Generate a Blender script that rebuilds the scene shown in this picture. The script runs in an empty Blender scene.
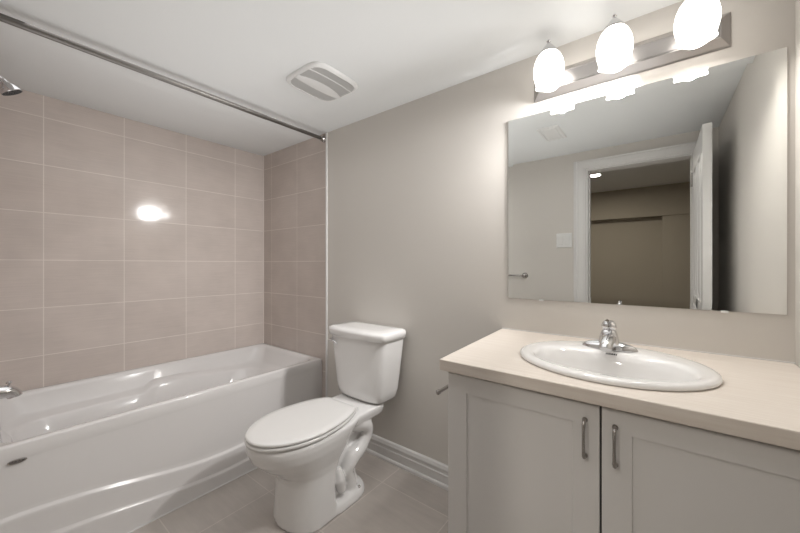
import bpy, bmesh, math, random
from mathutils import Vector, Matrix
from math import sin, cos, pi, radians
S = bpy.context.scene
random.seed(4)

# ------------------------------------------------------------------ camera, world, exposure
D = 1.52        # back wall plane (y), camera stands at the origin of x/y
EYE = 1.166     # camera height
H = 2.089       # ceiling height
cd = bpy.data.cameras.new('camera'); cam = bpy.data.objects.new('camera', cd)
S.collection.objects.link(cam)
cam.location = (0, 0, EYE); cam.rotation_euler = (radians(90), 0, radians(37.7))
cd.sensor_width = 36; cd.lens = 331*36/800; cd.shift_y = -1.9/800; cd.clip_start = 0.02
S.camera = cam
w = bpy.data.worlds.new('world'); S.world = w; w.use_nodes = True
w.node_tree.nodes['Background'].inputs[0].default_value = (0.8, 0.82, 0.85, 1)
w.node_tree.nodes['Background'].inputs[1].default_value = 0.3
S.view_settings.view_transform = 'Standard'; S.view_settings.look = 'None'
S.view_settings.gamma = 1; S.view_settings.use_curve_mapping = False
S.view_settings.exposure = 0.2
SHADE_POWER = 2.6      # emission of the three glass shades
BULB_POWER = 3.6        # bulbs shining out of the open shade bottoms
HALL_POWER = 480       # emission of the recessed lamp in the room behind the camera

# added fill lights with no fixture in the room: one bounced off the white ceiling, one overhead, one beside the vanity lamps aimed at the tub
def fill_area(name, loc, aim, sx, sy, spread, power, col=(1, .99, .985)):
    l = bpy.data.lights.new(name, 'AREA'); l.shape = 'RECTANGLE'; l.size = sx; l.size_y = sy; l.energy = power; l.color = col; l.spread = radians(spread)
    o = bpy.data.objects.new(name, l); S.collection.objects.link(o); o.location = loc; o.rotation_euler = Vector(aim).to_track_quat('-Z', 'Y').to_euler()
fill_area('fill_ceiling', (-1.15, .70, 1.20), (0, 0, 1), 2.3, 1.15, 115, 3.0)  # added uplight, brightens the room by ceiling bounce
fill_area('fill_overhead', (-1.15, .72, 2.07), (0, 0, -1), 2.4, 1.2, 125, 4.7)  # added downlight for the lower half of the room, no fixture there
fill_area('fill_vanity', (.0, 1.43, 1.84), (-.94, -.13, -.30), .14, .08, 100, 6.6)  # added light, strengthens the vanity lamps' effect on tub and tiles

# ------------------------------------------------------------------ materials
def lin(c): return tuple((v/255/12.92 if v/255 <= .04045 else ((v/255+.055)/1.055)**2.4) for v in c) + (1,)
def mat(name, col, rough=.5, metal=0, coat=0, bump=0, bscale=60, spec=.5, emit=None, es=0, var=0, vscale=8):
    m = bpy.data.materials.new(name); m.use_nodes = True
    nt = m.node_tree; b = nt.nodes['Principled BSDF']
    b.inputs['Base Color'].default_value = col; b.inputs['Roughness'].default_value = rough
    b.inputs['Metallic'].default_value = metal; b.inputs['Coat Weight'].default_value = coat
    b.inputs['Specular IOR Level'].default_value = spec
    tc = nt.nodes.new('ShaderNodeTexCoord')
    if var:
        n = nt.nodes.new('ShaderNodeTexNoise'); n.inputs['Scale'].default_value = vscale; n.inputs['Detail'].default_value = 4
        nt.links.new(tc.outputs['Object'], n.inputs['Vector'])
        mx = nt.nodes.new('ShaderNodeMix'); mx.data_type = 'RGBA'
        mx.inputs[6].default_value = tuple(c*(1-var) for c in col[:3]) + (1,)
        mx.inputs[7].default_value = tuple(min(1, c*(1+var)) for c in col[:3]) + (1,)
        nt.links.new(n.outputs['Fac'], mx.inputs[0]); nt.links.new(mx.outputs[2], b.inputs['Base Color'])
    if bump:
        n = nt.nodes.new('ShaderNodeTexNoise'); n.inputs['Scale'].default_value = bscale; n.inputs['Detail'].default_value = 3
        nt.links.new(tc.outputs['Object'], n.inputs['Vector'])
        bp = nt.nodes.new('ShaderNodeBump'); bp.inputs['Strength'].default_value = bump; bp.inputs['Distance'].default_value = .002
        nt.links.new(n.outputs['Fac'], bp.inputs['Height']); nt.links.new(bp.outputs[0], b.inputs['Normal'])
    if emit:
        b.inputs['Emission Color'].default_value = emit; b.inputs['Emission Strength'].default_value = es
    return m

def tile_mat(name, ax, org, bw, bh, c1, c2, grout, mortar, rough, grain, gx):
    """ax: which object axes carry the grid, org: grid origin, gx: noise stretch"""
    m = bpy.data.materials.new(name); m.use_nodes = True
    nt = m.node_tree; b = nt.nodes['Principled BSDF']; N = nt.nodes.new; L = nt.links.new
    tc = N('ShaderNodeTexCoord'); sp = N('ShaderNodeSeparateXYZ'); L(tc.outputs['Object'], sp.inputs[0])
    cb = N('ShaderNodeCombineXYZ')
    for k in range(2):
        a = N('ShaderNodeMath'); a.operation = 'SUBTRACT'; a.inputs[1].default_value = org[k]
        L(sp.outputs[ax[k]], a.inputs[0]); L(a.outputs[0], cb.inputs[k])
    br = N('ShaderNodeTexBrick'); br.offset = 0; br.squash = 1
    br.inputs['Scale'].default_value = 1; br.inputs['Mortar Size'].default_value = mortar
    br.inputs['Mortar Smooth'].default_value = .15
    br.inputs['Brick Width'].default_value = bw; br.inputs['Row Height'].default_value = bh
    br.inputs['Color1'].default_value = c1; br.inputs['Color2'].default_value = c2; br.inputs['Mortar'].default_value = grout
    L(cb.outputs[0], br.inputs['Vector'])
    mp = N('ShaderNodeMapping'); mp.inputs['Scale'].default_value = (gx[0], gx[1], 1); L(cb.outputs[0], mp.inputs[0])
    n = N('ShaderNodeTexNoise'); n.inputs['Scale'].default_value = 1; n.inputs['Detail'].default_value = 6; n.inputs['Roughness'].default_value = .65
    L(mp.outputs[0], n.inputs['Vector'])
    n2 = N('ShaderNodeTexNoise'); n2.inputs['Scale'].default_value = 5; n2.inputs['Detail'].default_value = 3; L(cb.outputs[0], n2.inputs['Vector'])
    ad = N('ShaderNodeMath'); ad.operation = 'ADD'; L(n.outputs['Fac'], ad.inputs[0]); L(n2.outputs['Fac'], ad.inputs[1])
    mr = N('ShaderNodeMapRange'); mr.inputs[1].default_value = .6; mr.inputs[2].default_value = 1.4
    mr.inputs[3].default_value = 1-grain; mr.inputs[4].default_value = 1+grain; L(ad.outputs[0], mr.inputs[0])
    hs = N('ShaderNodeHueSaturation'); L(br.outputs['Color'], hs.inputs['Color']); L(mr.outputs[0], hs.inputs['Value'])
    L(hs.outputs[0], b.inputs['Base Color'])
    b.inputs['Roughness'].default_value = rough
    rr = N('ShaderNodeMapRange'); rr.inputs[3].default_value = rough; rr.inputs[4].default_value = .8; L(br.outputs['Fac'], rr.inputs[0]); L(rr.outputs[0], b.inputs['Roughness'])
    bp = N('ShaderNodeBump'); bp.invert = True; bp.inputs['Strength'].default_value = .35; bp.inputs['Distance'].default_value = .001
    L(br.outputs['Fac'], bp.inputs['Height']); L(bp.outputs[0], b.inputs['Normal'])
    return m

WALLC = (.665, .635, .595, 1)
M = {}
M['paint'] = mat('wall_paint', WALLC, .75, bump=.12, bscale=220, spec=.25)
M['ceil'] = mat('ceiling_paint', (.80, .815, .815, 1), .85, bump=.15, bscale=160, spec=.2)
TA, TB, TG = (.585, .515, .475, 1), (.615, .545, .505, 1), (.72, .66, .61, 1)
M['tile_l'] = tile_mat('wall_tile_long', (1, 2), (.2395, .6715-.2596*4), .3465, .2596, TA, TB, TG, .0022, .07, .10, (6, 150))
M['tile_b'] = tile_mat('wall_tile_end', (0, 2), (-2.521-.349*4, .6715-.2596*4), .3495, .2596, TA, TB, TG, .0022, .07, .10, (6, 150))
M['floor'] = tile_mat('floor_tile', (0, 1), (-1.16-.41*10, .935-.41*12), .41, .41, (.44, .40, .368, 1), (.47, .427, .392, 1), (.58, .53, .49, 1), .0025, .38, .13, (4, 30))
M['trim'] = mat('white_trim_paint', (.74, .73, .72, 1), .35, spec=.4)
M['tub'] = mat('tub_acrylic', (.70, .68, .67, 1), .13, coat=.3)
M['china'] = mat('vitreous_china', (.84, .83, .82, 1), .08, coat=.5)
M['seatp'] = mat('seat_plastic', (.78, .77, .755, 1), .22)
M['chrome'] = mat('chrome', (.72, .72, .73, 1), .07, 1)
M['nickel'] = mat('brushed_nickel', (.42, .40, .385, 1), .24, 1)
M['rod'] = mat('satin_steel_rod', (.20, .19, .18, 1), .30, 1)
M['cab'] = mat('cabinet_thermofoil', (.76, .745, .73, 1), .42, spec=.35)
M['gap'] = mat('door_gap_shade', (.03, .03, .03, 1), .8)  # near-black, shade of the door gap put into the colour
M['white'] = mat('white_plastic', (.78, .78, .77, 1), .4)
M['clear'] = mat('clip_plastic', (.85, .85, .83, 1), .15)
M['dark'] = mat('dark_print', (.05, .05, .05, 1), .4)
M['mirror'] = mat('mirror_silver', (.90, .915, .905, 1), 0.0, 1)
M['mback'] = mat('mirror_backing', (.12, .12, .12, 1), .5)
M['glow'] = mat('lit_frosted_glass', (.9, .88, .85, 1), .3, emit=(1, .955, .90, 1), es=SHADE_POWER)
M['hglow'] = mat('lit_recessed_lens', (.9, .9, .9, 1), .3, emit=(1, .93, .83, 1), es=HALL_POWER)
M['plate'] = mat('satin_chrome_plate', (.50, .48, .47, 1), .28, 1)
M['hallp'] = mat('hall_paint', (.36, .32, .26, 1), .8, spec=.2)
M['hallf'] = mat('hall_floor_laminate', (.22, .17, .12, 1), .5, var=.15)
M['grille'] = mat('vent_grille_plastic', (.62, .62, .61, 1), .5)
M['ventdark'] = mat('vent_recess', (.13, .13, .13, 1), .8)
M['nozzle'] = mat('nozzle_rubber', (.08, .08, .08, 1), .6)
# laminate with a fine lengthwise grain
def laminate():
    m = bpy.data.materials.new('counter_laminate'); m.use_nodes = True
    nt = m.node_tree; b = nt.nodes['Principled BSDF']; N = nt.nodes.new; L = nt.links.new
    tc = N('ShaderNodeTexCoord'); mp = N('ShaderNodeMapping'); mp.inputs['Scale'].default_value = (5, 170, 60)
    L(tc.outputs['Object'], mp.inputs[0])
    n = N('ShaderNodeTexNoise'); n.inputs['Scale'].default_value = 1; n.inputs['Detail'].default_value = 5; n.inputs['Roughness'].default_value = .6
    L(mp.outputs[0], n.inputs['Vector'])
    r = N('ShaderNodeValToRGB'); r.color_ramp.elements[0].position = .3; r.color_ramp.elements[1].position = .7
    r.color_ramp.elements[0].color = (.70, .625, .555, 1); r.color_ramp.elements[1].color = (.79, .73, .665, 1)
    L(n.outputs['Fac'], r.inputs[0]); L(r.outputs[0], b.inputs['Base Color'])
    b.inputs['Roughness'].default_value = .38
    return m
M['lam'] = laminate()

# ------------------------------------------------------------------ mesh helpers
def tag(o, label=None, cat=None, group=None, kind=None):
    if label: o['label'] = label
    if cat: o['category'] = cat
    if group: o['group'] = group
    if kind: o['kind'] = kind
    return o
def obj(name, bm, m, parent=None, smooth=False, bevel=0, seg=2, angle=35):
    bmesh.ops.recalc_face_normals(bm, faces=bm.faces[:])
    me = bpy.data.meshes.new(name); bm.to_mesh(me); bm.free()
    o = bpy.data.objects.new(name, me); S.collection.objects.link(o)
    for mm in (m if isinstance(m, (list, tuple)) else [m]): me.materials.append(mm)
    if bevel:
        md = o.modifiers.new('b', 'BEVEL'); md.width = bevel; md.segments = seg; md.limit_method = 'ANGLE'; md.angle_limit = radians(30)
        md.harden_normals = False
    if smooth or bevel:
        for p in me.polygons: p.use_smooth = True
        try: me.set_sharp_from_angle(angle=radians(angle if not bevel else 60))
        except Exception: pass
    if parent: 
        o.parent = parent; o.matrix_parent_inverse = parent.matrix_world.inverted()
    return o
def empty(name, loc):
    o = bpy.data.objects.new(name, None); S.collection.objects.link(o); o.location = loc
    o.empty_display_size = .1
    bpy.context.view_layer.update()
    return o
def box(bm, x0, x1, y0, y1, z0, z1, mi=0):
    vs = [bm.verts.new((x, y, z)) for x in (x0, x1) for y in (y0, y1) for z in (z0, z1)]
    for f in ((0,1,3,2), (4,6,7,5), (0,4,5,1), (2,3,7,6), (0,2,6,4), (1,5,7,3)):
        fc = bm.faces.new([vs[i] for i in f]); fc.material_index = mi
def Box(*a, **k):
    bm = bmesh.new(); box(bm, *a, **k); return bm
def loft(bm, rings, cap0=True, cap1=True, closed=True):
    R = [[bm.verts.new(p) for p in r] for r in rings]
    n = len(R[0])
    for a, b in zip(R, R[1:]):
        for i in range(n if closed else n-1):
            j = (i+1) % n
            bm.faces.new((a[i], a[j], b[j], b[i]))
    if cap0: bm.faces.new(R[0])
    if cap1: bm.faces.new(R[-1])
    return R
def lathe(bm, prof, c=(0,0,0), axis='z', n=32, cap0=False, cap1=False):
    rings = []
    for r, h in prof:
        ring = []
        for i in range(n):
            a = 2*pi*i/n
            if axis == 'z': p = (c[0]+r*cos(a), c[1]+r*sin(a), c[2]+h)
            elif axis == 'y': p = (c[0]+r*cos(a), c[1]+h, c[2]+r*sin(a))
            else: p = (c[0]+h, c[1]+r*cos(a), c[2]+r*sin(a))
            ring.append(p)
        rings.append(ring)
    loft(bm, rings, cap0, cap1)
def spline(pts, k=8):
    P = [Vector(p) for p in pts]; out = []
    for i in range(len(P)-1):
        a = P[max(0, i-1)]; b = P[i]; c = P[i+1]; d = P[min(len(P)-1, i+2)]
        for s in range(k):
            t = s/k
            out.append(.5*((2*b) + (c-a)*t + (2*a-5*b+4*c-d)*t*t + (-a+3*b-3*c+d)*t**3))
    out.append(P[-1]); return out
def tube(bm, pts, rad, n=14, flat=1.0, up=Vector((0,0,1))):
    """rad: number or list per point"""
    P = [Vector(p) for p in pts]; rings = []
    prev = None
    for i, p in enumerate(P):
        t = (P[min(i+1, len(P)-1)] - P[max(i-1, 0)]).normalized()
        ref = prev if prev is not None else (up if abs(t.dot(up)) < .9 else Vector((1,0,0)))
        u = (ref - t*ref.dot(t)).normalized(); v = t.cross(u); prev = u
        r = rad[i] if isinstance(rad, (list, tuple)) else rad
        rings.append([p + u*r*cos(2*pi*k/n)*flat + v*r*sin(2*pi*k/n) for k in range(n)])
    loft(bm, rings)
def bake(o):
    """apply modifiers"""
    bpy.context.view_layer.update()
    dg = bpy.context.evaluated_depsgraph_get()
    me = bpy.data.meshes.new_from_object(o.evaluated_get(dg)); o.modifiers.clear(); o.data = me
    for p in me.polygons: p.use_smooth = True
    return o
def sup(cx, cy, a, b, z, e=2.0, n=64, front_a=None):
    """superellipse ring"""
    out = []
    for i in range(n):
        t = 2*pi*i/n; c, s = cos(t), sin(t)
        out.append((cx + a*math.copysign(abs(c)**(2/e), c), cy + b*math.copysign(abs(s)**(2/e), s), z))
    return out
def text_bm(txt, size, depth, mw):
    c = bpy.data.curves.new('t', 'FONT'); c.body = txt; c.size = size; c.extrude = depth; c.align_x = 'CENTER'; c.align_y = 'CENTER'
    o = bpy.data.objects.new('t', c); S.collection.objects.link(o); bpy.context.view_layer.update()
    me = bpy.data.meshes.new_from_object(o.evaluated_get(bpy.context.evaluated_depsgraph_get()))
    bm = bmesh.new(); bm.from_mesh(me); bm.transform(mw)
    bpy.data.objects.remove(o); bpy.data.meshes.remove(me); bpy.data.curves.remove(c)
    return bm

# ------------------------------------------------------------------ room shell
XL, XR, XT, YO = -2.643, .333, -1.82, -.03    # left wall, right wall, end of tiling, wall with the doorway
def struct(name, bm, m, **k): return tag(obj(name, bm, m, **k), kind='structure')
struct('floor', Box(XL-.1, XR+.1, YO-.12, D+.1, -.08, 0), M['floor'])
struct('ceiling', Box(XL-.1, XR+.1, YO-.12, D+.1, H, H+.08), M['ceil'])
struct('wall_left', Box(XL-.1, XL, YO-.12, D+.1, 0, H), M['tile_l'])
struct('wall_back', Box(XT, XR+.1, D, D+.1, 0, H), M['paint'])
struct('wall_alcove', Box(XL, XT, D, D+.1, 0, H), M['tile_b'])
struct('wall_right', Box(XR, XR+.1, YO-.12, D, 0, H), M['paint'])
struct('wall_shower', Box(XL, XT, YO-.12, YO, 0, H), M['tile_b'])
DX0, DX1, DZ = -.453, .208, 1.945
bm = bmesh.new(); box(bm, XT, DX0, YO-.12, YO, 0, H); box(bm, DX0, DX1, YO-.12, YO, DZ, H); box(bm, DX1, XR, YO-.12, YO, 0, H)
struct('wall_front', bm, M['paint'])
# white edge strip where the tiling stops
struct('trim_1', Box(XT-.007, XT+.005, D-.008, D, 0, H), M['trim'])
struct('trim_2', Box(XT-.007, XT+.005, YO, YO+.008, 0, H), M['trim'])
struct('trim_3', Box(XL, XL+.006, D-.006, D, .5, H), mat('grout_bead', TG, .6))
# base mouldings: profile (distance from wall, height)
PROF = [(0, 0), (.020, 0), (.020, .012), (.017, .019), (.0115, .022), (.0115, .060), (.0145, .063), (.0145, .068), (.0105, .072),
        (.0105, .084), (.0135, .088), (.0145, .096), (.012, .104), (.010, .112), (.004, .118), (0, .118)]
def base(name, p0, p1, nrm):
    bm = bmesh.new()
    loft(bm, [[(p[0]+nrm[0]*d, p[1]+nrm[1]*d, h) for d, h in PROF] for p in (p0, p1)])
    return struct(name, bm, M['trim'])
base('baseboard_back', (XT+.005, D), (-.527, D), (0, -1))
base('baseboard_front', (XT+.005, YO), (DX0-.09, YO), (0, 1))
base('baseboard_right', (XR, YO+.0), (XR, .9), (-1, 0))
# bead of sealant between tub, wall and floor
struct('trim_4', Box(-1.813, -1.806, YO+.01, D, 0, .004), M['trim'])

# door casing and jambs
CAS = [(0, 0), (0, .010), (.010, .013), (.016, .016), (.048, .019), (.055, .016), (.066, .020), (.078, .016), (.086, .012), (.088, 0)]
def casing(side):
    sx = YO if side > 0 else YO-.12
    bm = bmesh.new(); pts = [(DX0, 0), (DX0, DZ), (DX1, DZ), (DX1, 0)]
    dirs = [(-1, 0), (-1, 1), (1, 1), (1, 0)]
    rings = []
    for (x, z), (ax, az) in zip(pts, dirs):
        # narrower on the hinge side so it stays clear of the side wall
        rings.append([(x+ax*d, sx+side*t, z+az*min(d, .068)) for d, t in CAS])
    loft(bm, rings); return bm
struct('trim_5', casing(1), M['trim']); struct('trim_6', casing(-1), M['trim'])
bm = bmesh.new(); J = .016
box(bm, DX0, DX0+J, YO-.12, YO, 0, DZ); box(bm, DX1-J+.004, DX1, YO-.12, YO, 0, DZ); box(bm, DX0+J, DX1-J+.004, YO-.12, YO, DZ-J, DZ)
box(bm, DX0+J, DX0+J+.01, YO-.08, YO-.045, 0, DZ-J)
struct('trim_7', bm, M['trim'])

# ------------------------------------------------------------------ door leaf, open against the side wall
root = empty('door_1', (.219, YO+.02, 0)); tag(root, kind='structure')
LX0, LX1, LY0, LY1, LZ0, LZ1 = .2, .238, -.008, .615, .012, 1.925
def panel_door():
    bm = bmesh.new()
    box(bm, LX0+.006, LX1-.006, LY0, LY1, LZ0, LZ1)
    st = .095; rails = [(LZ0, .22), (.80, .95), (LZ1-.13, LZ1)]
    for x0, x1 in ((LX0, LX0+.006), (LX1-.006, LX1)):
        box(bm, x0, x1, LY0, LY0+st, LZ0, LZ1); box(bm, x0, x1, LY1-st, LY1, LZ0, LZ1)
        mid = (LY0+LY1)/2; box(bm, x0, x1, mid-.04, mid+.04, .22, LZ1-.13)
        for a, b in rails: box(bm, x0, x1, LY0+st, LY1-st, a, b)
    return bm
obj('door_leaf', panel_door(), M['trim'], root)
for (z0, z1) in ((.22, .80), (.95, LZ1-.13)):
    for (y0, y1) in ((LY0+.095, (LY0+LY1)/2-.04), ((LY0+LY1)/2+.04, LY1-.095)):
        bm = bmesh.new()
        for sx, xo in ((-1, LX0+.006), (1, LX1-.006)):
            r = [[(xo+sx*d, y, z) for y, z in ((y0+i, z0+i), (y1-i, z0+i), (y1-i, z1-i), (y0+i, z1-i))] for i, d in ((.004, 0), (.012, .009), (.02, .001), (.03, .001), (.055, .007))]
            loft(bm, r)
        obj('door_panel', bm, M['trim'], root)
for z in (.25, .68, 1.75):
    bm = bmesh.new(); lathe(bm, [(.006, -.045), (.006, .045)], (.196, -.012, z), cap0=True, cap1=True, n=12)
    obj('hinge', bm, M['nickel'], root, smooth=True)
bm = bmesh.new()
for s in (-1, 1):
    x = LX0 if s < 0 else LX1
    lathe(bm, [(.03, 0), (.03, s*.006), (.012, s*.01), (.011, s*.028), (.024, s*.036), (.027, s*.046), (.022, s*.056), (.004, s*.06)], (x, LY1-.06, .80), axis='x', n=24, cap0=True, cap1=True)
obj('door_knob', bm, M['nickel'], root, smooth=True)

# ------------------------------------------------------------------ room beyond the doorway (seen in the mirror)
HY = YO-.12
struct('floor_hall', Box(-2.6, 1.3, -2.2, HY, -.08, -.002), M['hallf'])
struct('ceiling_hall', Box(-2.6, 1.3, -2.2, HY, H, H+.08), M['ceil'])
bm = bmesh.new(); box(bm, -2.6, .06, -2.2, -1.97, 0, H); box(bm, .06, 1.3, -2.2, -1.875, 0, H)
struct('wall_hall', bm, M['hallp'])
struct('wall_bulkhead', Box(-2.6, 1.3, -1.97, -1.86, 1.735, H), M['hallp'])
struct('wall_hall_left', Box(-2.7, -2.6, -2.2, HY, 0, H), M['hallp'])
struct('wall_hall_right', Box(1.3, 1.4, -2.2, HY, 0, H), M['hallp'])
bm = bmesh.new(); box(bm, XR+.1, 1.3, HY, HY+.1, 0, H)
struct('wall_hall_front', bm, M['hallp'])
root = empty('recessed_light', (-.495, -.90, H)); tag(root, 'small round recessed ceiling lamp in the room seen through the doorway in the mirror', 'light')
bm = bmesh.new(); lathe(bm, [(.066, 0), (.064, -.005), (.05, -.007), (.048, -.002)], (-.495, -.90, H), n=32); obj('lamp_trim', bm, M['white'], root, smooth=True)
bm = bmesh.new(); lathe(bm, [(.047, -.004), (.02, -.0045)], (-.495, -.90, H), n=32, cap0=True, cap1=True); obj('lens', bm, M['hglow'], root)

# ------------------------------------------------------------------ bathtub
TX0, TX1, TY0, TY1 = XL+.002, -1.872, YO+.002, D-.002
root = empty('bathtub', ((TX0+TX1)/2, (TY0+TY1)/2, 0))
tag(root, 'white alcove bathtub with a curved stepped apron against the tiled wall', 'bathtub')
bm = bmesh.new(); N = 160
cx, cy = (TX0+TX1)/2, (TY0+TY1)/2; A, B = (TX1-TX0)/2, (TY1-TY0)/2
def rect_ring(x0, x1, y0, y1, r, z, n=N):
    """rounded rectangle ring, evenly indexed by angle; z may be a function(x,y)"""
    out = []; mx, my = (x0+x1)/2, (y0+y1)/2; a, b = (x1-x0)/2, (y1-y0)/2; r = min(r, a*.999, b*.999)
    q = n//4
    corners = [(mx+a-r, my+b-r, 0), (mx-a+r, my+b-r, 90), (mx-a+r, my-b+r, 180), (mx+a-r, my-b+r, 270)]
    for k, (px, py, a0) in enumerate(corners):
        # arc half of the samples, straight half
        na = q//2
        for i in range(na):
            t = radians(a0 + 90*i/(na-1)); out.append([px+r*cos(t), py+r*sin(t)])
        nx = corners[(k+1) % 4]; t = radians(a0+90); e0 = Vector((px+r*cos(t), py+r*sin(t)))
        t1 = radians(nx[2]); e1 = Vector((nx[0]+r*cos(t1), nx[1]+r*sin(t1)))
        for i in range(1, q-na+1): 
            p = e0.lerp(e1, i/(q-na+1)); out.append([p.x, p.y])
    return [(p[0], p[1], z(p[0], p[1]) if callable(z) else z) for p in out]
def ss(t): t = max(0, min(1, t)); return t*t*(3-2*t)
def arm(x, y):   # arm-rest swell towards the back wall on the tiled side
    return .038*ss((y-.66)/.05)*(1-ss((y-.78)/.5))
rings = [rect_ring(TX0, TX1, TY0, TY1, .004, .44), rect_ring(TX0, TX1, TY0, TY1, .006, .493), rect_ring(TX0+.004, TX1-.004, TY0+.004, TY1-.004, .012, .499),
         rect_ring(TX0+.010, TX1-.011, TY0+.010, TY1-.010, .02, .502), rect_ring(TX0+.032, TX1-.032, TY0+.075, TY1-.03, .07, .501),
         rect_ring(TX0+.040, TX1-.041, TY0+.085, TY1-.04, .08, .495), rect_ring(TX0+.048, TX1-.050, TY0+.093, TY1-.055, .09, .478),
         rect_ring(TX0+.072, TX1-.063, TY0+.105, TY1-.10, .11, lambda x, y: .405+arm(x, y)*.6),
         rect_ring(TX0+.088, TX1-.070, TY0+.115, TY1-.13, .12, lambda x, y: .388+arm(x, y)),
         rect_ring(TX0+.135, TX1-.086, TY0+.13, TY1-.17, .13, lambda x, y: .380+arm(x, y)),
         rect_ring(TX0+.150, TX1-.096, TY0+.14, TY1-.19, .14, lambda x, y: .368+arm(x, y)*.8),
         rect_ring(TX0+.165, TX1-.115, TY0+.16, TY1-.26, .15, .25), rect_ring(TX0+.18, TX1-.13, TY0+.18, TY1-.33, .15, .16),
         rect_ring(TX0+.215, TX1-.165, TY0+.22, TY1-.40, .14, .115), rect_ring(TX0+.28, TX1-.23, TY0+.30, TY1-.5, .1, .105)]
loft(bm, rings, cap0=False, cap1=True)
# apron: grid over (y, z) with two smile-shaped steps
def sm(y, y0=.85, w=.8): 
    t = min(1, abs(y-y0)/w); return (1-cos(pi*t))/2
NY = 90
col = []
for i in range(NY+1):
    y = TY0 + (TY1-TY0)*i/NY
    c1 = .147 + .10*sm(y); c2 = .060 + .078*sm(y)
    end = ss((TY1-y)/.10)*1.0
    zs = [.47, .46, .44]
    pts = [(TX1-.002, .475), (TX1-.001, .465), (TX1, .44)]
    k = 14
    for j in range(1, k+1):
        z = .44 + (c1+.012-.44)*j/k; u = j/k
        pts.append((TX1 + .024*(.75*u+.25*ss(u))*end, z))
    pts += [(TX1+.026*end, c1+.008), (TX1+.033*end, c1+.002), (TX1+.0355*end, c1-.004), (TX1+.036*end, c1-.012)]
    for j in range(1, 5): pts.append((TX1+(.036+.006*j/4)*end, c1-.012+(c2+.012-c1+.012)*j/4))
    pts += [(TX1+.043*end, c2+.008), (TX1+.050*end, c2+.002), (TX1+.0525*end, c2-.004), (TX1+.053*end, c2-.012)]
    for j in range(1, 4): pts.append((TX1+(.053+.007*j/3)*end, (c2-.012)*(1-j/3)))
    col.append([bm.verts.new((px, y, max(0, z))) for px, z in pts])
for a, b in zip(col, col[1:]):
    for j in range(len(a)-1): bm.faces.new((a[j], a[j+1], b[j+1], b[j]))
# closed back skirt below the rim so the tub is a solid body
o = obj('tub_shell', bm, M['tub'], root, smooth=True, angle=50)
# end cap behind the apron (towards tiles) keeps the front closed
for ya, yb in ((TY0+.003, TY0+.013), (TY1-.013, TY1-.003)):
    obj('tub_support', Box(TX0+.003, TX1-.006, ya, yb, .002, .44), M['tub'], root)
# oval emblem
rot = Matrix.Translation((TX1+.0085, .103, .4405)) @ Matrix.Rotation(radians(90), 4, 'Z') @ Matrix.Rotation(radians(90), 4, 'X')
bm = bmesh.new()
for (a, b, h0, h1) in ((.0245, .0075, -.004, .0012),):
    n = 40; r0 = [(a*cos(2*pi*i/n), b*sin(2*pi*i/n)) for i in range(n)]
    loft(bm, [[(x, y, h0) for x, y in r0], [(x, y, h1) for x, y in r0], [(x*.96, y*.9, h1+.0006) for x, y in r0]])
bm.transform(rot); em = obj('emblem', bm, M['nickel'], root); em['label'] = 'dark metallic oval maker badge'
bm = text_bm('MAAX', .0135, .0006, rot @ Matrix.Translation((0, 0, .0022)) @ Matrix.Scale(1.05, 4, (1, 0, 0)))
obj('emblem_lettering', bm, M['dark'], em)
# overflow plate + drain
bm = bmesh.new(); lathe(bm, [(.036, 0), (.036, .006), (.03, .011), (.008, .013)], (cx, TY0+.117, .34), axis='y', n=28, cap0=True, cap1=True)
obj('overflow_plate', bm, M['chrome'], root, smooth=True)

# tub spout
root = empty('tub_spout', (-2.25, YO, .615)); tag(root, 'chrome tub spout with a diverter knob above the left end of the bathtub', 'spout')
bm = bmesh.new()
pts = spline([(-2.25, YO+.001, .612), (-2.25, .02, .613), (-2.25, .06, .613), (-2.25, .095, .608), (-2.25, .113, .595), (-2.25, .117, .583)], 6)
rad = [.036 - .0125*ss(i/(len(pts)-1)*1.1) for i in range(len(pts))]
tube(bm, pts, rad, 24); obj('spout_body', bm, M['chrome'], root, smooth=True)
bm = bmesh.new(); lathe(bm, [(.004, -.004), (.004, .020), (.010, .023), (.010, .028), (.006, .031)], (-2.25, .100, .622), n=20, cap0=True, cap1=True)
obj('diverter_knob', bm, M['chrome'], root, smooth=True)
# shower head on its arm
root = empty('overhead_shower', (-2.25, YO, 1.97)); tag(root, 'chrome overhead shower on a curved arm high above the tub spout', 'shower')
bm = bmesh.new(); lathe(bm, [(.03, 0), (.029, .004), (.014, .012)], (-2.25, YO+.001, 1.985), axis='y', n=24, cap0=True, cap1=True); obj('flange', bm, M['chrome'], root, smooth=True)
bm = bmesh.new(); pts = spline([(-2.25, YO+.005, 1.985), (-2.25, .02, 1.995), (-2.25, .055, 1.990), (-2.25, .078, 1.970)], 8)
tube(bm, pts, .0085, 14); obj('shower_arm', bm, M['chrome'], root, smooth=True)
bm = bmesh.new(); lathe(bm, [(.009, .055), (.012, .048), (.013, .04), (.018, .034), (.028, .02), (.035, .006), (.037, 0), (.035, -.003)], n=32, cap0=True)
tm = Matrix.Translation((-2.25, .108, 1.927)) @ Matrix.Rotation(radians(32), 4, 'X')
bm.transform(tm); obj('head', bm, M['chrome'], root, smooth=True)
bm = bmesh.new(); lathe(bm, [(.0345, -.003), (.033, -.001), (.001, -.001)], n=32, cap0=False, cap1=True)
for k, (rr, nn) in enumerate(((.010, 6), (.019, 12), (.028, 18))):
    for i in range(nn): lathe(bm, [(.0018, -.001), (.0012, -.0045)], (rr*cos(2*pi*i/nn), rr*sin(2*pi*i/nn), 0), n=6, cap1=True)
bm.transform(tm); obj('spray_face', bm, M['nozzle'], root)

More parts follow.
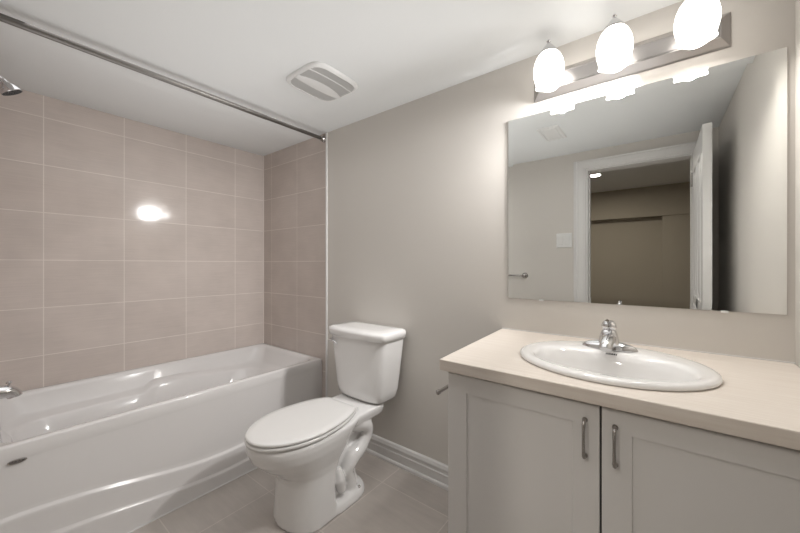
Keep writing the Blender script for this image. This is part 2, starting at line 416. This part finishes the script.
# curtain rod
RX, RZ = -1.846, 2.047
root = empty('shower_curtain_rod', (RX, D, RZ)); tag(root, 'satin metal shower curtain rod spanning the tub below the ceiling', 'curtain rod')
bm = bmesh.new(); lathe(bm, [(.0135, YO+.012), (.0135, 1.08), (.0118, 1.082), (.0118, D-.012)], (RX, 0, RZ), axis='y', n=24, cap0=True, cap1=True); obj('rod', bm, M['rod'], root, smooth=True)
for y, s in ((D, -1), (YO, 1)):
    bm = bmesh.new(); lathe(bm, [(.021, s*.001), (.021, s*.012), (.018, s*.016), (.0165, s*.034), (.0135, s*.036)], (RX, y, RZ), axis='y', n=24, cap0=True, cap1=True)
    obj('end_cap', bm, M['nickel'], root, smooth=True)

# ------------------------------------------------------------------ toilet
TCX = -1.318
root = empty('toilet', (TCX, D, 0)); tag(root, 'white two-piece toilet with closed lid between the bathtub and the vanity', 'toilet')
def egg(yf, yr, hw, z, e_rear=3.2, n=64, ym=None, ef=2.0):
    """plan ring: half ellipse towards the front (-y), squarer towards the wall"""
    ym = ym if ym is not None else yf + min(hw*1.35, (yr-yf)*.55)
    out = []
    for i in range(n):
        t = 2*pi*i/n; c, s = cos(t), sin(t)
        e = e_rear if s > 0 else ef
        b = (yr-ym) if s > 0 else (ym-yf)
        out.append((TCX + hw*math.copysign(abs(c)**(2/e), c), ym + b*math.copysign(abs(s)**(2/e), s), z))
    return out
def oval(yf, ym, yr, w, wr, z, n=80):
    """seat outline: half ellipse in front, gently narrowing curve to a straight back edge of half width wr"""
    out = []
    for i in range(n//2):                      # front, from right to left through the tip
        t = -pi*i/(n//2); out.append((TCX+w*cos(t), ym+(ym-yf)*sin(t), z))
    k = n//4; L = (yr-ym)/math.sqrt(max(1e-4, 1-(wr/w)**2)); rc = .018
    side = []
    for i in range(k-3):
        y = ym+(yr-rc-ym)*i/(k-4); side.append((w*math.sqrt(1-((y-ym)/L)**2), y))
    wl, yl = side[-1]
    side += [(wl-rc*.35, yr-rc*.28), (wl-rc*1.1, yr)]
    out += [(TCX-a, b, z) for a, b in side] + [(TCX+a, b, z) for a, b in reversed(side)]
    return out
body = bmesh.new()
loft(body, [egg(.833, 1.055, .152, 0, 7), egg(.836, 1.052, .149, .05, 7), egg(.842, 1.05, .144, .13, 7), egg(.845, 1.055, .142, .19, 7),
            egg(.838, 1.07, .142, .220, 6), egg(.80, 1.09, .148, .256, 5), egg(.752, 1.13, .160, .294, 4), egg(.715, 1.17, .171, .333, 3.4),
            egg(.700, 1.22, .177, .370, 3.2), egg(.697, 1.25, .178, .393, 3.2), egg(.700, 1.25, .176, .403, 3.2), egg(.706, 1.25, .170, .407, 3.2)])
# deck under the tank
loft(body, [sup(TCX-.004, 1.24, a, b, z, 6) for z, a, b in ((.330, .09, .13), (.348, .125, .155), (.362, .142, .168), (.388, .149, .173), (.403, .149, .173), (.408, .145, .17))])
# rear core column
loft(body, [sup(TCX, y, a, b, z, 3.5) for z, y, a, b in ((.0, 1.16, .11, .11), (.08, 1.14, .088, .11), (.16, 1.15, .075, .11), (.26, 1.18, .075, .12), (.37, 1.26, .10, .14))])
# foot flange
loft(body, [egg(.95, 1.285, .155, 0, 2.6, ym=1.14, ef=4), egg(.95, 1.285, .155, .014, 2.6, ym=1.14, ef=4), egg(.95, 1.276, .148, .034, 2.6, ym=1.14, ef=4), egg(.96, 1.262, .132, .044, 2.6, ym=1.14, ef=4)])
for s in (-1, 1):
    X1 = TCX + s*.080
    pth = spline([(X1-s*.01, 1.13, .34), (X1+s*.016, 1.20, .352), (X1+s*.022, 1.268, .325), (X1+s*.022, 1.285, .275), (X1+s*.020, 1.245, .225), (X1+s*.018, 1.185, .195),
                  (X1+s*.020, 1.145, .150), (X1+s*.016, 1.16, .095), (X1+s*.01, 1.17, .03)], 6)
    tube(body, pth, [.036 - .005*cos(i*.32) for i in range(len(pth))], 14)
    tube(body, [(X1+s*.02, 1.08, .185), (X1+s*.030, 1.085, .13), (X1+s*.032, 1.10, .07)], [.020, .030, .024], 12)
b = obj('bowl', body, M['china'], None)
r = b.modifiers.new('r', 'REMESH'); r.mode = 'VOXEL'; r.voxel_size = .005
sm_ = b.modifiers.new('s', 'SMOOTH'); sm_.factor = .5; sm_.iterations = 8
bake(b)
b.data.materials.clear(); b.data.materials.append(M['china'])
for v in b.data.vertices:
    if v.co.z < 0: v.co.z = 0
b.parent = root; b.matrix_parent_inverse = root.matrix_world.inverted()
# bolt holes and caulk line
for s in (-1, 1):
    bm = bmesh.new(); lathe(bm, [(.008, 0), (.008, .006), (.004, .009)], (TCX+s*.128, 1.20, .040), n=14, cap0=True, cap1=True)
    obj('floor_bolt', bm, M['nickel'], root, smooth=True)
# seat ring and lid
bm = bmesh.new(); loft(bm, [oval(.700, .94, 1.194, .173, .101, .4085), oval(.693, .94, 1.198, .179, .105, .412), oval(.692, .94, 1.199, .180, .106, .421), oval(.697, .94, 1.195, .176, .102, .4255)])
obj('seat', bm, M['seatp'], root, smooth=True, angle=60)
bm = bmesh.new(); loft(bm, [oval(.699, .94, 1.196, .174, .102, .4275), oval(.694, .94, 1.200, .179, .106, .431), oval(.694, .94, 1.200, .179, .106, .438), oval(.700, .94, 1.194, .173, .101, .4425),
                            oval(.73, .94, 1.17, .145, .08, .4450), oval(.79, .94, 1.11, .09, .045, .4458)])
obj('lid', bm, M['seatp'], root, smooth=True, angle=60)
for s in (-1, 1):
    bm = bmesh.new(); tube(bm, [(TCX+s*.075-.022, 1.214, .421), (TCX+s*.075+.022, 1.214, .421)], .0115, 16)
    obj('hinge', bm, M['seatp'], root, smooth=True)
# tank
def tring(z, hx, y0, y1, e=7, bow=.0):
    n = 72; out = []; ym = (y0+y1)/2; b_ = (y1-y0)/2
    for i in range(n):
        t = 2*pi*i/n; c, s = cos(t), sin(t)
        x = hx*math.copysign(abs(c)**(2/e), c); y = ym + b_*math.copysign(abs(s)**(2/e), s)
        if s < 0: y -= bow*(1-(x/hx)**2)
        out.append((TCX+x, y, z))
    return out
TK = TCX; TCX = -1.327
bm = bmesh.new(); loft(bm, [tring(.410, .145, 1.345, 1.46, 4, .01), tring(.414, .157, 1.330, 1.475, 5, .015), tring(.428, .170, 1.321, 1.485, 6, .018), tring(.47, .176, 1.315, 1.495, 7, .02),
                            tring(.60, .192, 1.308, 1.502, 7, .02), tring(.745, .211, 1.303, 1.505, 7, .02), tring(.757, .211, 1.303, 1.505, 7, .02)])
obj('tank', bm, M['china'], root, smooth=True, angle=60)
bm = bmesh.new(); loft(bm, [tring(.7575, .213, 1.300, 1.505, 8, .02), tring(.760, .223, 1.291, 1.508, 8, .024), tring(.788, .227, 1.287, 1.509, 8, .024), tring(.799, .223, 1.291, 1.506, 8, .024), tring(.806, .209, 1.306, 1.495, 8, .02), tring(.8075, .15, 1.35, 1.46, 6, .01)])
obj('tank_lid', bm, M['china'], root, smooth=True, angle=70)
TCX = TK
bm = bmesh.new(); lathe(bm, [(.010, .01), (.010, -.008), (.007, -.014)], (-1.512, 1.300, .727), axis='y', n=16, cap0=True, cap1=True)
tube(bm, spline([(-1.516, 1.285, .728), (-1.495, 1.279, .727), (-1.465, 1.279, .721), (-1.448, 1.281, .711)], 5), [.0065]*10+[.006]*3+[.005]*3, 12, flat=1)
obj('flush_lever', bm, M['chrome'], root, smooth=True)

# ------------------------------------------------------------------ vanity cabinet
CX0, CY0, CT = -.526, .948, .832
root = empty('vanity_cabinet', (-.1, 1.23, 0)); tag(root, 'white vanity cabinet with two shaker doors under the beige countertop', 'cabinet')
bm = bmesh.new(); t = .016; XE = XR-.003
box(bm, CX0, CX0+t, CY0, D-.002, 0, CT); box(bm, XE-t, XE, CY0, D-.002, 0, CT); box(bm, CX0+t, XE-t, CY0+.01, D-.01, .09, .106)
box(bm, CX0+t, XE-t, D-.012, D-.004, .106, CT); box(bm, CX0+t, XE-t, CY0+.06, CY0+.075, 0, .09); box(bm, CX0+t, XE-t, CY0+.002, CY0+.018, CT-.05, CT)
obj('carcass', bm, M['cab'], root)
bm = bmesh.new(); box(bm, -.117, -.097, CY0+.0005, CY0+.002, .1, CT-.004); obj('gap_shade_strip', bm, M['gap'], root)  # dark strip standing in for the shade between the two doors
def shaker(x0, x1, px0, px1):
    bm = bmesh.new(); y0, y1 = .930, CY0-.001; z0, z1 = .10, CT-.010; pz0, pz1 = .165, .770
    # frame front face with a recessed flat panel and a small sloped step
    def rr(xa, xb, za, zb, y): return [(xa, y, za), (xb, y, za), (xb, y, zb), (xa, y, zb)]
    loft(bm, [rr(x0, x1, z0, z1, y1), rr(x0, x1, z0, z1, y0+.0015), rr(x0+.0015, x1-.0015, z0+.0015, z1-.0015, y0), rr(px0, px1, pz0, pz1, y0),
              rr(px0+.002, px1-.002, pz0+.002, pz1-.002, y0+.0045)])
    return bm
for (x0, x1, px0, px1, hx, s) in ((CX0+.001, -.108, -.461, -.166, -.139, -1), (-.1035, XE-.001, -.044, .27, -.076, 1)):
    d = obj('door', shaker(x0, x1, px0, px1), M['cab'], root)
    bm = bmesh.new()
    pts = spline([(hx, .9305, .694), (hx, .918, .694), (hx, .910, .703), (hx, .906, .738), (hx, .910, .772), (hx, .918, .782), (hx, .9305, .782)], 6)
    n = len(pts); tube(bm, pts, [.0034+.0012*abs(cos(pi*i/(n-1))) for i in range(n)], 12, up=Vector((1, 0, 0)))
    for z in (.694, .782): lathe(bm, [(.0065, -.0005), (.0065, -.003), (.005, -.005)], (hx, .930, z), axis='y', n=14, cap0=True, cap1=True)
    obj('handle', bm, M['nickel'], d, smooth=True)

# countertop (hole cut for the basin)
bm = bmesh.new(); P4 = [(-.571, D-.001), (-.543, .905), (XR-.001, .905), (XR-.001, D-.001)]
loft(bm, [[(x, y, z) for x, y in P4] for z in (.8325, .867)])
top = obj('countertop', bm, M['lam'])
cut = bmesh.new(); loft(cut, [sup(-.115, 1.185, .235, .20, z, 2, 72) for z in (.78, .95)])
co = obj('cut', cut, M['lam']); md = top.modifiers.new('b', 'BOOLEAN'); md.object = co; md.operation = 'DIFFERENCE'; md.solver = 'EXACT'
bv = top.modifiers.new('v', 'BEVEL'); bv.width = .003; bv.segments = 2; bv.limit_method = 'ANGLE'; bv.angle_limit = radians(50)
bake(top); bpy.data.objects.remove(co)
for p in top.data.polygons: p.use_smooth = False
tag(top, 'beige wood-grain laminate countertop along the mirror wall', 'countertop')
struct('trim_8', Box(-.569, XR, D-.004, D, .867, .871), M['trim'])

# basin
root = empty('sink_basin', (-.117, 1.185, .867)); tag(root, 'white oval drop-in sink set in the countertop', 'sink')
bm = bmesh.new(); SX, SY = -.117, 1.185; BX, BY = -.112, 1.135
R_ = [sup(SX, SY, .250, .221, .8675), sup(SX, SY, .2535, .2245, .872), sup(SX, SY, .251, .222, .8785), sup(SX, SY, .243, .214, .8825), sup(SX, SY-.002, .232, .203, .884),
      sup(BX, BY+.018, .212, .158, .8835, 2.1), sup(BX, BY+.006, .202, .140, .880, 2.15), sup(BX, BY+.002, .194, .131, .870, 2.2), sup(BX, BY, .185, .124, .848, 2.2), sup(BX, BY, .165, .112, .805, 2.2),
      sup(BX, BY, .135, .095, .765, 2.1), sup(BX, BY, .09, .07, .745, 2), sup(BX, BY, .03, .03, .738, 2), sup(BX, BY, .022, .022, .736, 2)]
loft(bm, R_, cap0=False, cap1=True)
loft(bm, [sup(SX, SY, .250, .221, .8675), sup(SX, SY, .222, .19, .8675), sup(BX, BY+.005, .205, .145, .84), sup(BX, BY, .18, .125, .795), sup(BX, BY, .145, .105, .755), sup(BX, BY, .05, .05, .728)], cap0=False, cap1=True)
bmesh.ops.remove_doubles(bm, verts=bm.verts[:], dist=.0002)
obj('basin', bm, M['china'], root, smooth=True, angle=70)
bm = bmesh.new(); lathe(bm, [(.023, .0), (.022, .003), (.016, .002), (.014, 0)], (BX, BY, .737), n=24, cap0=True, cap1=True); obj('drain', bm, M['chrome'], root, smooth=True)
bm = bmesh.new()   # tiny maker's mark on the rim's inner slope
for i, wd in enumerate((.0012, .0018, .0012, .0022, .0016, .0046, .0052, .0030)):
    x = -.128 + sum((.0012, .0018, .0012, .0022, .0016, .0046, .0052, .0030)[:i]) + i*.0014
    box(bm, x, x+wd, 1.2558-.0028*(1 if i < 5 else .45), 1.2558, .8765, .8815)
mk = obj('maker_mark', bm, M['dark'], root)

# faucet
root = empty('faucet', (-.125, 1.305, .884)); tag(root, 'chrome single-lever faucet at the back of the oval sink', 'faucet')
FX, FY, FZ = -.125, 1.315, .884
bm = bmesh.new(); loft(bm, [sup(FX, FY, a, b, FZ+z, 1.75) for z, a, b in ((0, .080, .029), (.004, .080, .029), (.012, .074, .026), (.018, .060, .021), (.023, .035, .012))])
obj('base_plate', bm, M['chrome'], root, smooth=True, angle=60)
bm = bmesh.new(); loft(bm, [sup(FX, FY, a, b, FZ+z, 2.6) for z, a, b in ((.004, .031, .027), (.02, .030, .027), (.036, .028, .026), (.052, .024, .024), (.064, .018, .018), (.068, .011, .011))])
pts = spline([(FX, FY+.005, FZ+.032), (FX, FY-.03, FZ+.036), (FX, FY-.06, FZ+.033), (FX, FY-.088, FZ+.024), (FX, FY-.098, FZ+.014)], 5)
tube(bm, pts, [.023-.006*i/(len(pts)-1) for i in range(len(pts))], 20, flat=.85)
obj('spout', bm, M['chrome'], root, smooth=True, angle=60)
bm = bmesh.new(); lathe(bm, [(.016, .062), (.0215, .068), (.0225, .076), (.019, .086), (.012, .093), (.003, .095)], (FX, FY, FZ), n=28, cap0=True, cap1=True)
pts = spline([(FX, FY+.004, FZ+.082), (FX, FY-.014, FZ+.092), (FX, FY-.034, FZ+.098), (FX, FY-.050, FZ+.100)], 5)
n = len(pts); tube(bm, pts, [.009-.003*i/(n-1) for i in range(n)], 14, flat=.6)
obj('lever', bm, M['chrome'], root, smooth=True, angle=60)
bm = bmesh.new(); lathe(bm, [(.0025, 0), (.0025, .026), (.0075, .029), (.0075, .033), (.004, .0355)], (FX-.006, FY+.030, FZ+.008), n=14, cap0=True, cap1=True)
obj('lift_rod', bm, M['chrome'], root, smooth=True)

# toilet paper holder on the cabinet side
root = empty('toilet_paper_holder', (CX0, 1.16, .722)); tag(root, 'chrome toilet paper holder on the left side of the vanity cabinet', 'paper holder')
bm = bmesh.new(); lathe(bm, [(.024, .0015), (.024, -.006), (.012, -.010), (.009, -.03), (.009, -.075)], (CX0, 1.16, .722), axis='x', n=22, cap0=True, cap1=True)
obj('post', bm, M['nickel'], root, smooth=True)
bm = bmesh.new(); lathe(bm, [(.0065, 1.0), (.0085, .998), (.0085, .988), (.005, .985)][::-1] + [(.0065, 1.17)], (CX0-.073, 0, .722), axis='y', n=18, cap0=True, cap1=True)
obj('bar', bm, M['nickel'], root, smooth=True)

# ------------------------------------------------------------------ mirror
root = empty('wall_mirror', (-.11, D, 1.42)); tag(root, 'large frameless rectangular mirror on the wall above the countertop', 'mirror')
MX0, MX1, MZ0, MZ1 = -.539, .316, 1.013, 1.828
def rr(i, y): return [(MX0+i, y, MZ0+i), (MX1-i, y, MZ0+i), (MX1-i, y, MZ1-i), (MX0+i, y, MZ1-i)]
bm = bmesh.new(); loft(bm, [rr(0, D-.0042), rr(.022, D-.0051)], cap0=False)
o = obj('mirror_glass', bm, M['mirror'], root)
bm = bmesh.new(); loft(bm, [rr(0, D-.0005), rr(0, D-.0041)]); obj('mirror_backing', bm, M['mback'], root)
for x in (-.394, .179):
    bm = bmesh.new(); box(bm, x-.009, x+.009, D-.009, D-.0005, MZ0-.006, MZ0-.0002); box(bm, x-.009, x+.009, D-.0075, D-.0062, MZ0-.0002, MZ0+.0012)
    obj('mirror_clip', bm, M['clear'], root)

# ------------------------------------------------------------------ vanity light bar
root = empty('vanity_light_bar', (-.115, D, 1.935)); tag(root, 'chrome vanity light bar with three lit frosted glass shades above the mirror', 'light fixture')
def pr(x0, x1, z0, z1, y): return [(x0, y, z0), (x1, y, z0), (x1, y, z1), (x0, y, z1)]
bx0, bx1, bz0, bz1 = -.424, .194, 1.879, 1.992
bm = bmesh.new()
st = [(0, 0), (0, .004), (.004, .007), (.006, .009), (.026, .030), (.029, .030), (.031, .028)]
loft(bm, [pr(bx0+i, bx1-i, bz0+i, bz1-i, D-d-.0002) for i, d in st])
obj('back_plate', bm, M['plate'], root)
bm = bmesh.new(); box(bm, bx0+.033, bx1-.033, D-.0302, D-.0285, bz0+.033, bz1-.033); obj('face_plate', bm, M['plate'], root)
LC = (-.336, -.117, .102); LY = 1.398
for lx in LC:
    bm = bmesh.new()
    lathe(bm, [(.016, -.001), (.016, -.006), (.009, -.010)], (lx, D-.030, 1.915), axis='y', n=18, cap0=True, cap1=True)
    tube(bm, spline([(lx, D-.032, 1.925), (lx, D-.062, 1.940), (lx, D-.062, 1.990), (lx, D-.075, 2.030), (lx, LY+.012, 2.043), (lx, LY, 2.036)], 6), .0045, 10)
    a = obj('lamp_arm', bm, M['chrome'], root, smooth=True)
    bm = bmesh.new(); lathe(bm, [(.005, .055), (.008, .050), (.005, .045), (.007, .042), (.018, .028), (.031, .011), (.035, .004), (.034, .001)], (lx, LY, 2.0), n=28, cap0=True, cap1=True)
    obj('socket_cap', bm, M['chrome'], root, smooth=True)
    bm = bmesh.new(); n = 48; rings = []
    for r, z, fl in ((.026, 2.0135, 0), (.036, 2.008, 0), (.047, 1.992, 0), (.056, 1.968, 0), (.0605, 1.94, 0), (.0595, 1.91, 0), (.053, 1.882, .01), (.048, 1.868, .04), (.049, 1.858, .10),
                     (.046, 1.858, .10), (.045, 1.868, .04), (.050, 1.882, .01), (.056, 1.91, 0), (.057, 1.94, 0), (.052, 1.968, 0), (.040, 1.995, 0)):
        r *= .93; z = 1.872+(z-1.858)*.86
        rings.append([(lx+r*(1+fl*cos(4*2*pi*i/n))*cos(2*pi*i/n), LY+r*(1+fl*cos(4*2*pi*i/n))*sin(2*pi*i/n), z) for i in range(n)])
    loft(bm, rings, cap0=True, cap1=True)
    obj('glass_shade', bm, M['glow'], root, smooth=True, angle=70)
    bl = bpy.data.lights.new('bulb', 'SPOT'); bl.energy = BULB_POWER; bl.spot_size = radians(165); bl.spot_blend = .7; bl.shadow_soft_size = .018; bl.color = (1, .965, .92)
    bo = bpy.data.objects.new('bulb', bl); S.collection.objects.link(bo); bo.location = (lx, LY, 1.869)

# ------------------------------------------------------------------ ceiling exhaust fan cover
VX0, VX1, VY0, VY1 = -1.480, -1.196, .942, 1.238
vx, vy = (VX0+VX1)/2, (VY0+VY1)/2; va, vb = (VX1-VX0)/2, (VY1-VY0)/2
root = empty('exhaust_fan', (vx, vy, H)); tag(root, 'white rounded exhaust fan cover on the ceiling near the curtain rod', 'vent')
def vr(s, z, e=5): return sup(vx, vy, va-s, vb-s, z, e, 72)
bm = bmesh.new(); loft(bm, [vr(0, H-.0005), vr(0, H-.006), vr(.006, H-.013), vr(.016, H-.016), vr(.018, H-.014)], cap1=False)
loft(bm, [vr(.018, H-.014), vr(.02, H-.006)], cap0=False)
obj('cover_frame', bm, M['white'], root, smooth=True, angle=50)
# smooth lens-shaped centre panel running along y, offset towards the rod
def cpx(y):   # edges of the centre panel
    t = (y-vy)/vb; return (vx-.060+.012*t*t+.004, vx-.004+.036*(1-t*t)-.020)
bm = bmesh.new(); L_, R2 = [], []
ys = [vy-vb+.014 + (2*vb-.028)*i/24 for i in range(25)]
rows = []
for y in ys:
    a, b2 = cpx(y); rows.append([(a, y, H-.010), (a, y, H-.0150), ((a+b2)/2, y, H-.0185), (b2, y, H-.0150), (b2, y, H-.010)])
loft(bm, rows); obj('centre_panel', bm, M['white'], root, smooth=True, angle=50)
# thin bright rib across the wide grille
bm = bmesh.new(); rows = []
for y in ys:
    t = (y-vy)/vb; x = vx+.062+.012*(1-t*t)
    rows.append([(x-.003, y, H-.008), (x-.003, y, H-.0150), (x, y, H-.0165), (x+.003, y, H-.0150), (x+.003, y, H-.008)])
loft(bm, rows); obj('rib', bm, M['white'], root, smooth=True)
bm = bmesh.new(); loft(bm, [vr(.018, H-.0055), vr(.019, H-.0045)]); obj('recess', bm, M['ventdark'], root)
def inside(x, y, s=.019): return (abs((x-vx)/(va-s))**5 + abs((y-vy)/(vb-s))**5) < 1
def slats(zone):
    bm = bmesh.new(); y = vy-vb+.022
    while y < vy+vb-.020:
        a, b2 = cpx(y); t = (y-vy)/vb; rx = vx+.062+.012*(1-t*t)
        x0, x1 = {'left': (VX0+.019, a), 'mid': (b2, rx-.003), 'right': (rx+.003, VX1-.019)}[zone]
        while not inside(x0, y) and x0 < x1: x0 += .002
        while not inside(x1, y) and x1 > x0: x1 -= .002
        if x1-x0 > .004: box(bm, x0, x1, y, y+.0036, H-.014, H-.007)
        y += .0062
    xs0 = VX0+.02
    k = 0
    while xs0 < VX1-.02:      # cross wires
        pts = [yy for yy in [vy-vb+.022+.004*q for q in range(60)] if yy < vy+vb-.02]
        seg = []
        for yy in pts:
            a, b2 = cpx(yy); t = (yy-vy)/vb; rx = vx+.062+.012*(1-t*t)
            z0, z1 = {'left': (VX0+.019, a), 'mid': (b2, rx-.003), 'right': (rx+.003, VX1-.019)}[zone]
            if z0 < xs0 < z1-.001 and inside(xs0, yy): seg.append(yy)
        if len(seg) > 1: box(bm, xs0, xs0+.0012, seg[0], seg[-1], H-.0125, H-.0085)
        xs0 += .008
    return bm
for zname in ('left', 'mid', 'right'): obj('grille', slats(zname), M['grille'], root)

# square supply register (only seen in the mirror)
root = empty('ceiling_register', (-.578, .53, H)); tag(root, 'flat square white register on the ceiling seen in the mirror', 'vent')
bm = bmesh.new(); q = lambda i, z: [(-.648+i, .40+i, z), (-.508-i, .40+i, z), (-.508-i, .665-i, z), (-.648+i, .665-i, z)]
loft(bm, [q(0, H-.0003), q(0, H-.003), q(.006, H-.007), q(.016, H-.007), q(.018, H-.003)]); obj('frame', bm, M['white'], root)
bm = bmesh.new(); loft(bm, [q(.026, H-.0028), q(.028, H-.006), q(.05, H-.0075)]); obj('register_panel', bm, M['white'], root)

# ------------------------------------------------------------------ on the doorway wall (seen in the mirror)
root = empty('light_switch', (-.613, YO, 1.37)); tag(root, 'white double rocker light switch beside the door casing seen in the mirror', 'light switch')
bm = bmesh.new(); loft(bm, [[(-.613+a*sx, YO+d, 1.37+b_*sz) for sx, sz in ((-1, -1), (1, -1), (1, 1), (-1, 1))] for a, b_, d in ((.060, .060, .0005), (.060, .060, .003), (.056, .056, .006))])
obj('switch_plate', bm, M['white'], root)
for s in (-1, 1):
    bm = bmesh.new(); x = -.613+s*.024
    loft(bm, [[(x+a*sx, YO+d+.0015*sz, 1.37+b_*sz) for sx, sz in ((-1, -1), (1, -1), (1, 1), (-1, 1))] for a, b_, d in ((.0175, .035, .0062), (.0165, .034, .0095))])
    obj('rocker', bm, M['white'], root)
root = empty('towel_bar', (-1.22, YO, 1.067)); tag(root, 'brushed metal towel bar on the wall opposite the mirror', 'towel bar')
for x in (-.934, -1.30):
    bm = bmesh.new(); lathe(bm, [(.026, .0005), (.026, .006), (.013, .010), (.011, .03), (.015, .036), (.015, .052), (.009, .056)], (x, YO, 1.067), axis='y', n=22, cap0=True, cap1=True)
    obj('post', bm, M['nickel'], root, smooth=True)
bm = bmesh.new(); lathe(bm, [(.008, -1.299), (.008, -.936)], (0, YO+.044, 1.067), axis='x', n=18, cap0=True, cap1=True); obj('bar', bm, M['nickel'], root, smooth=True)
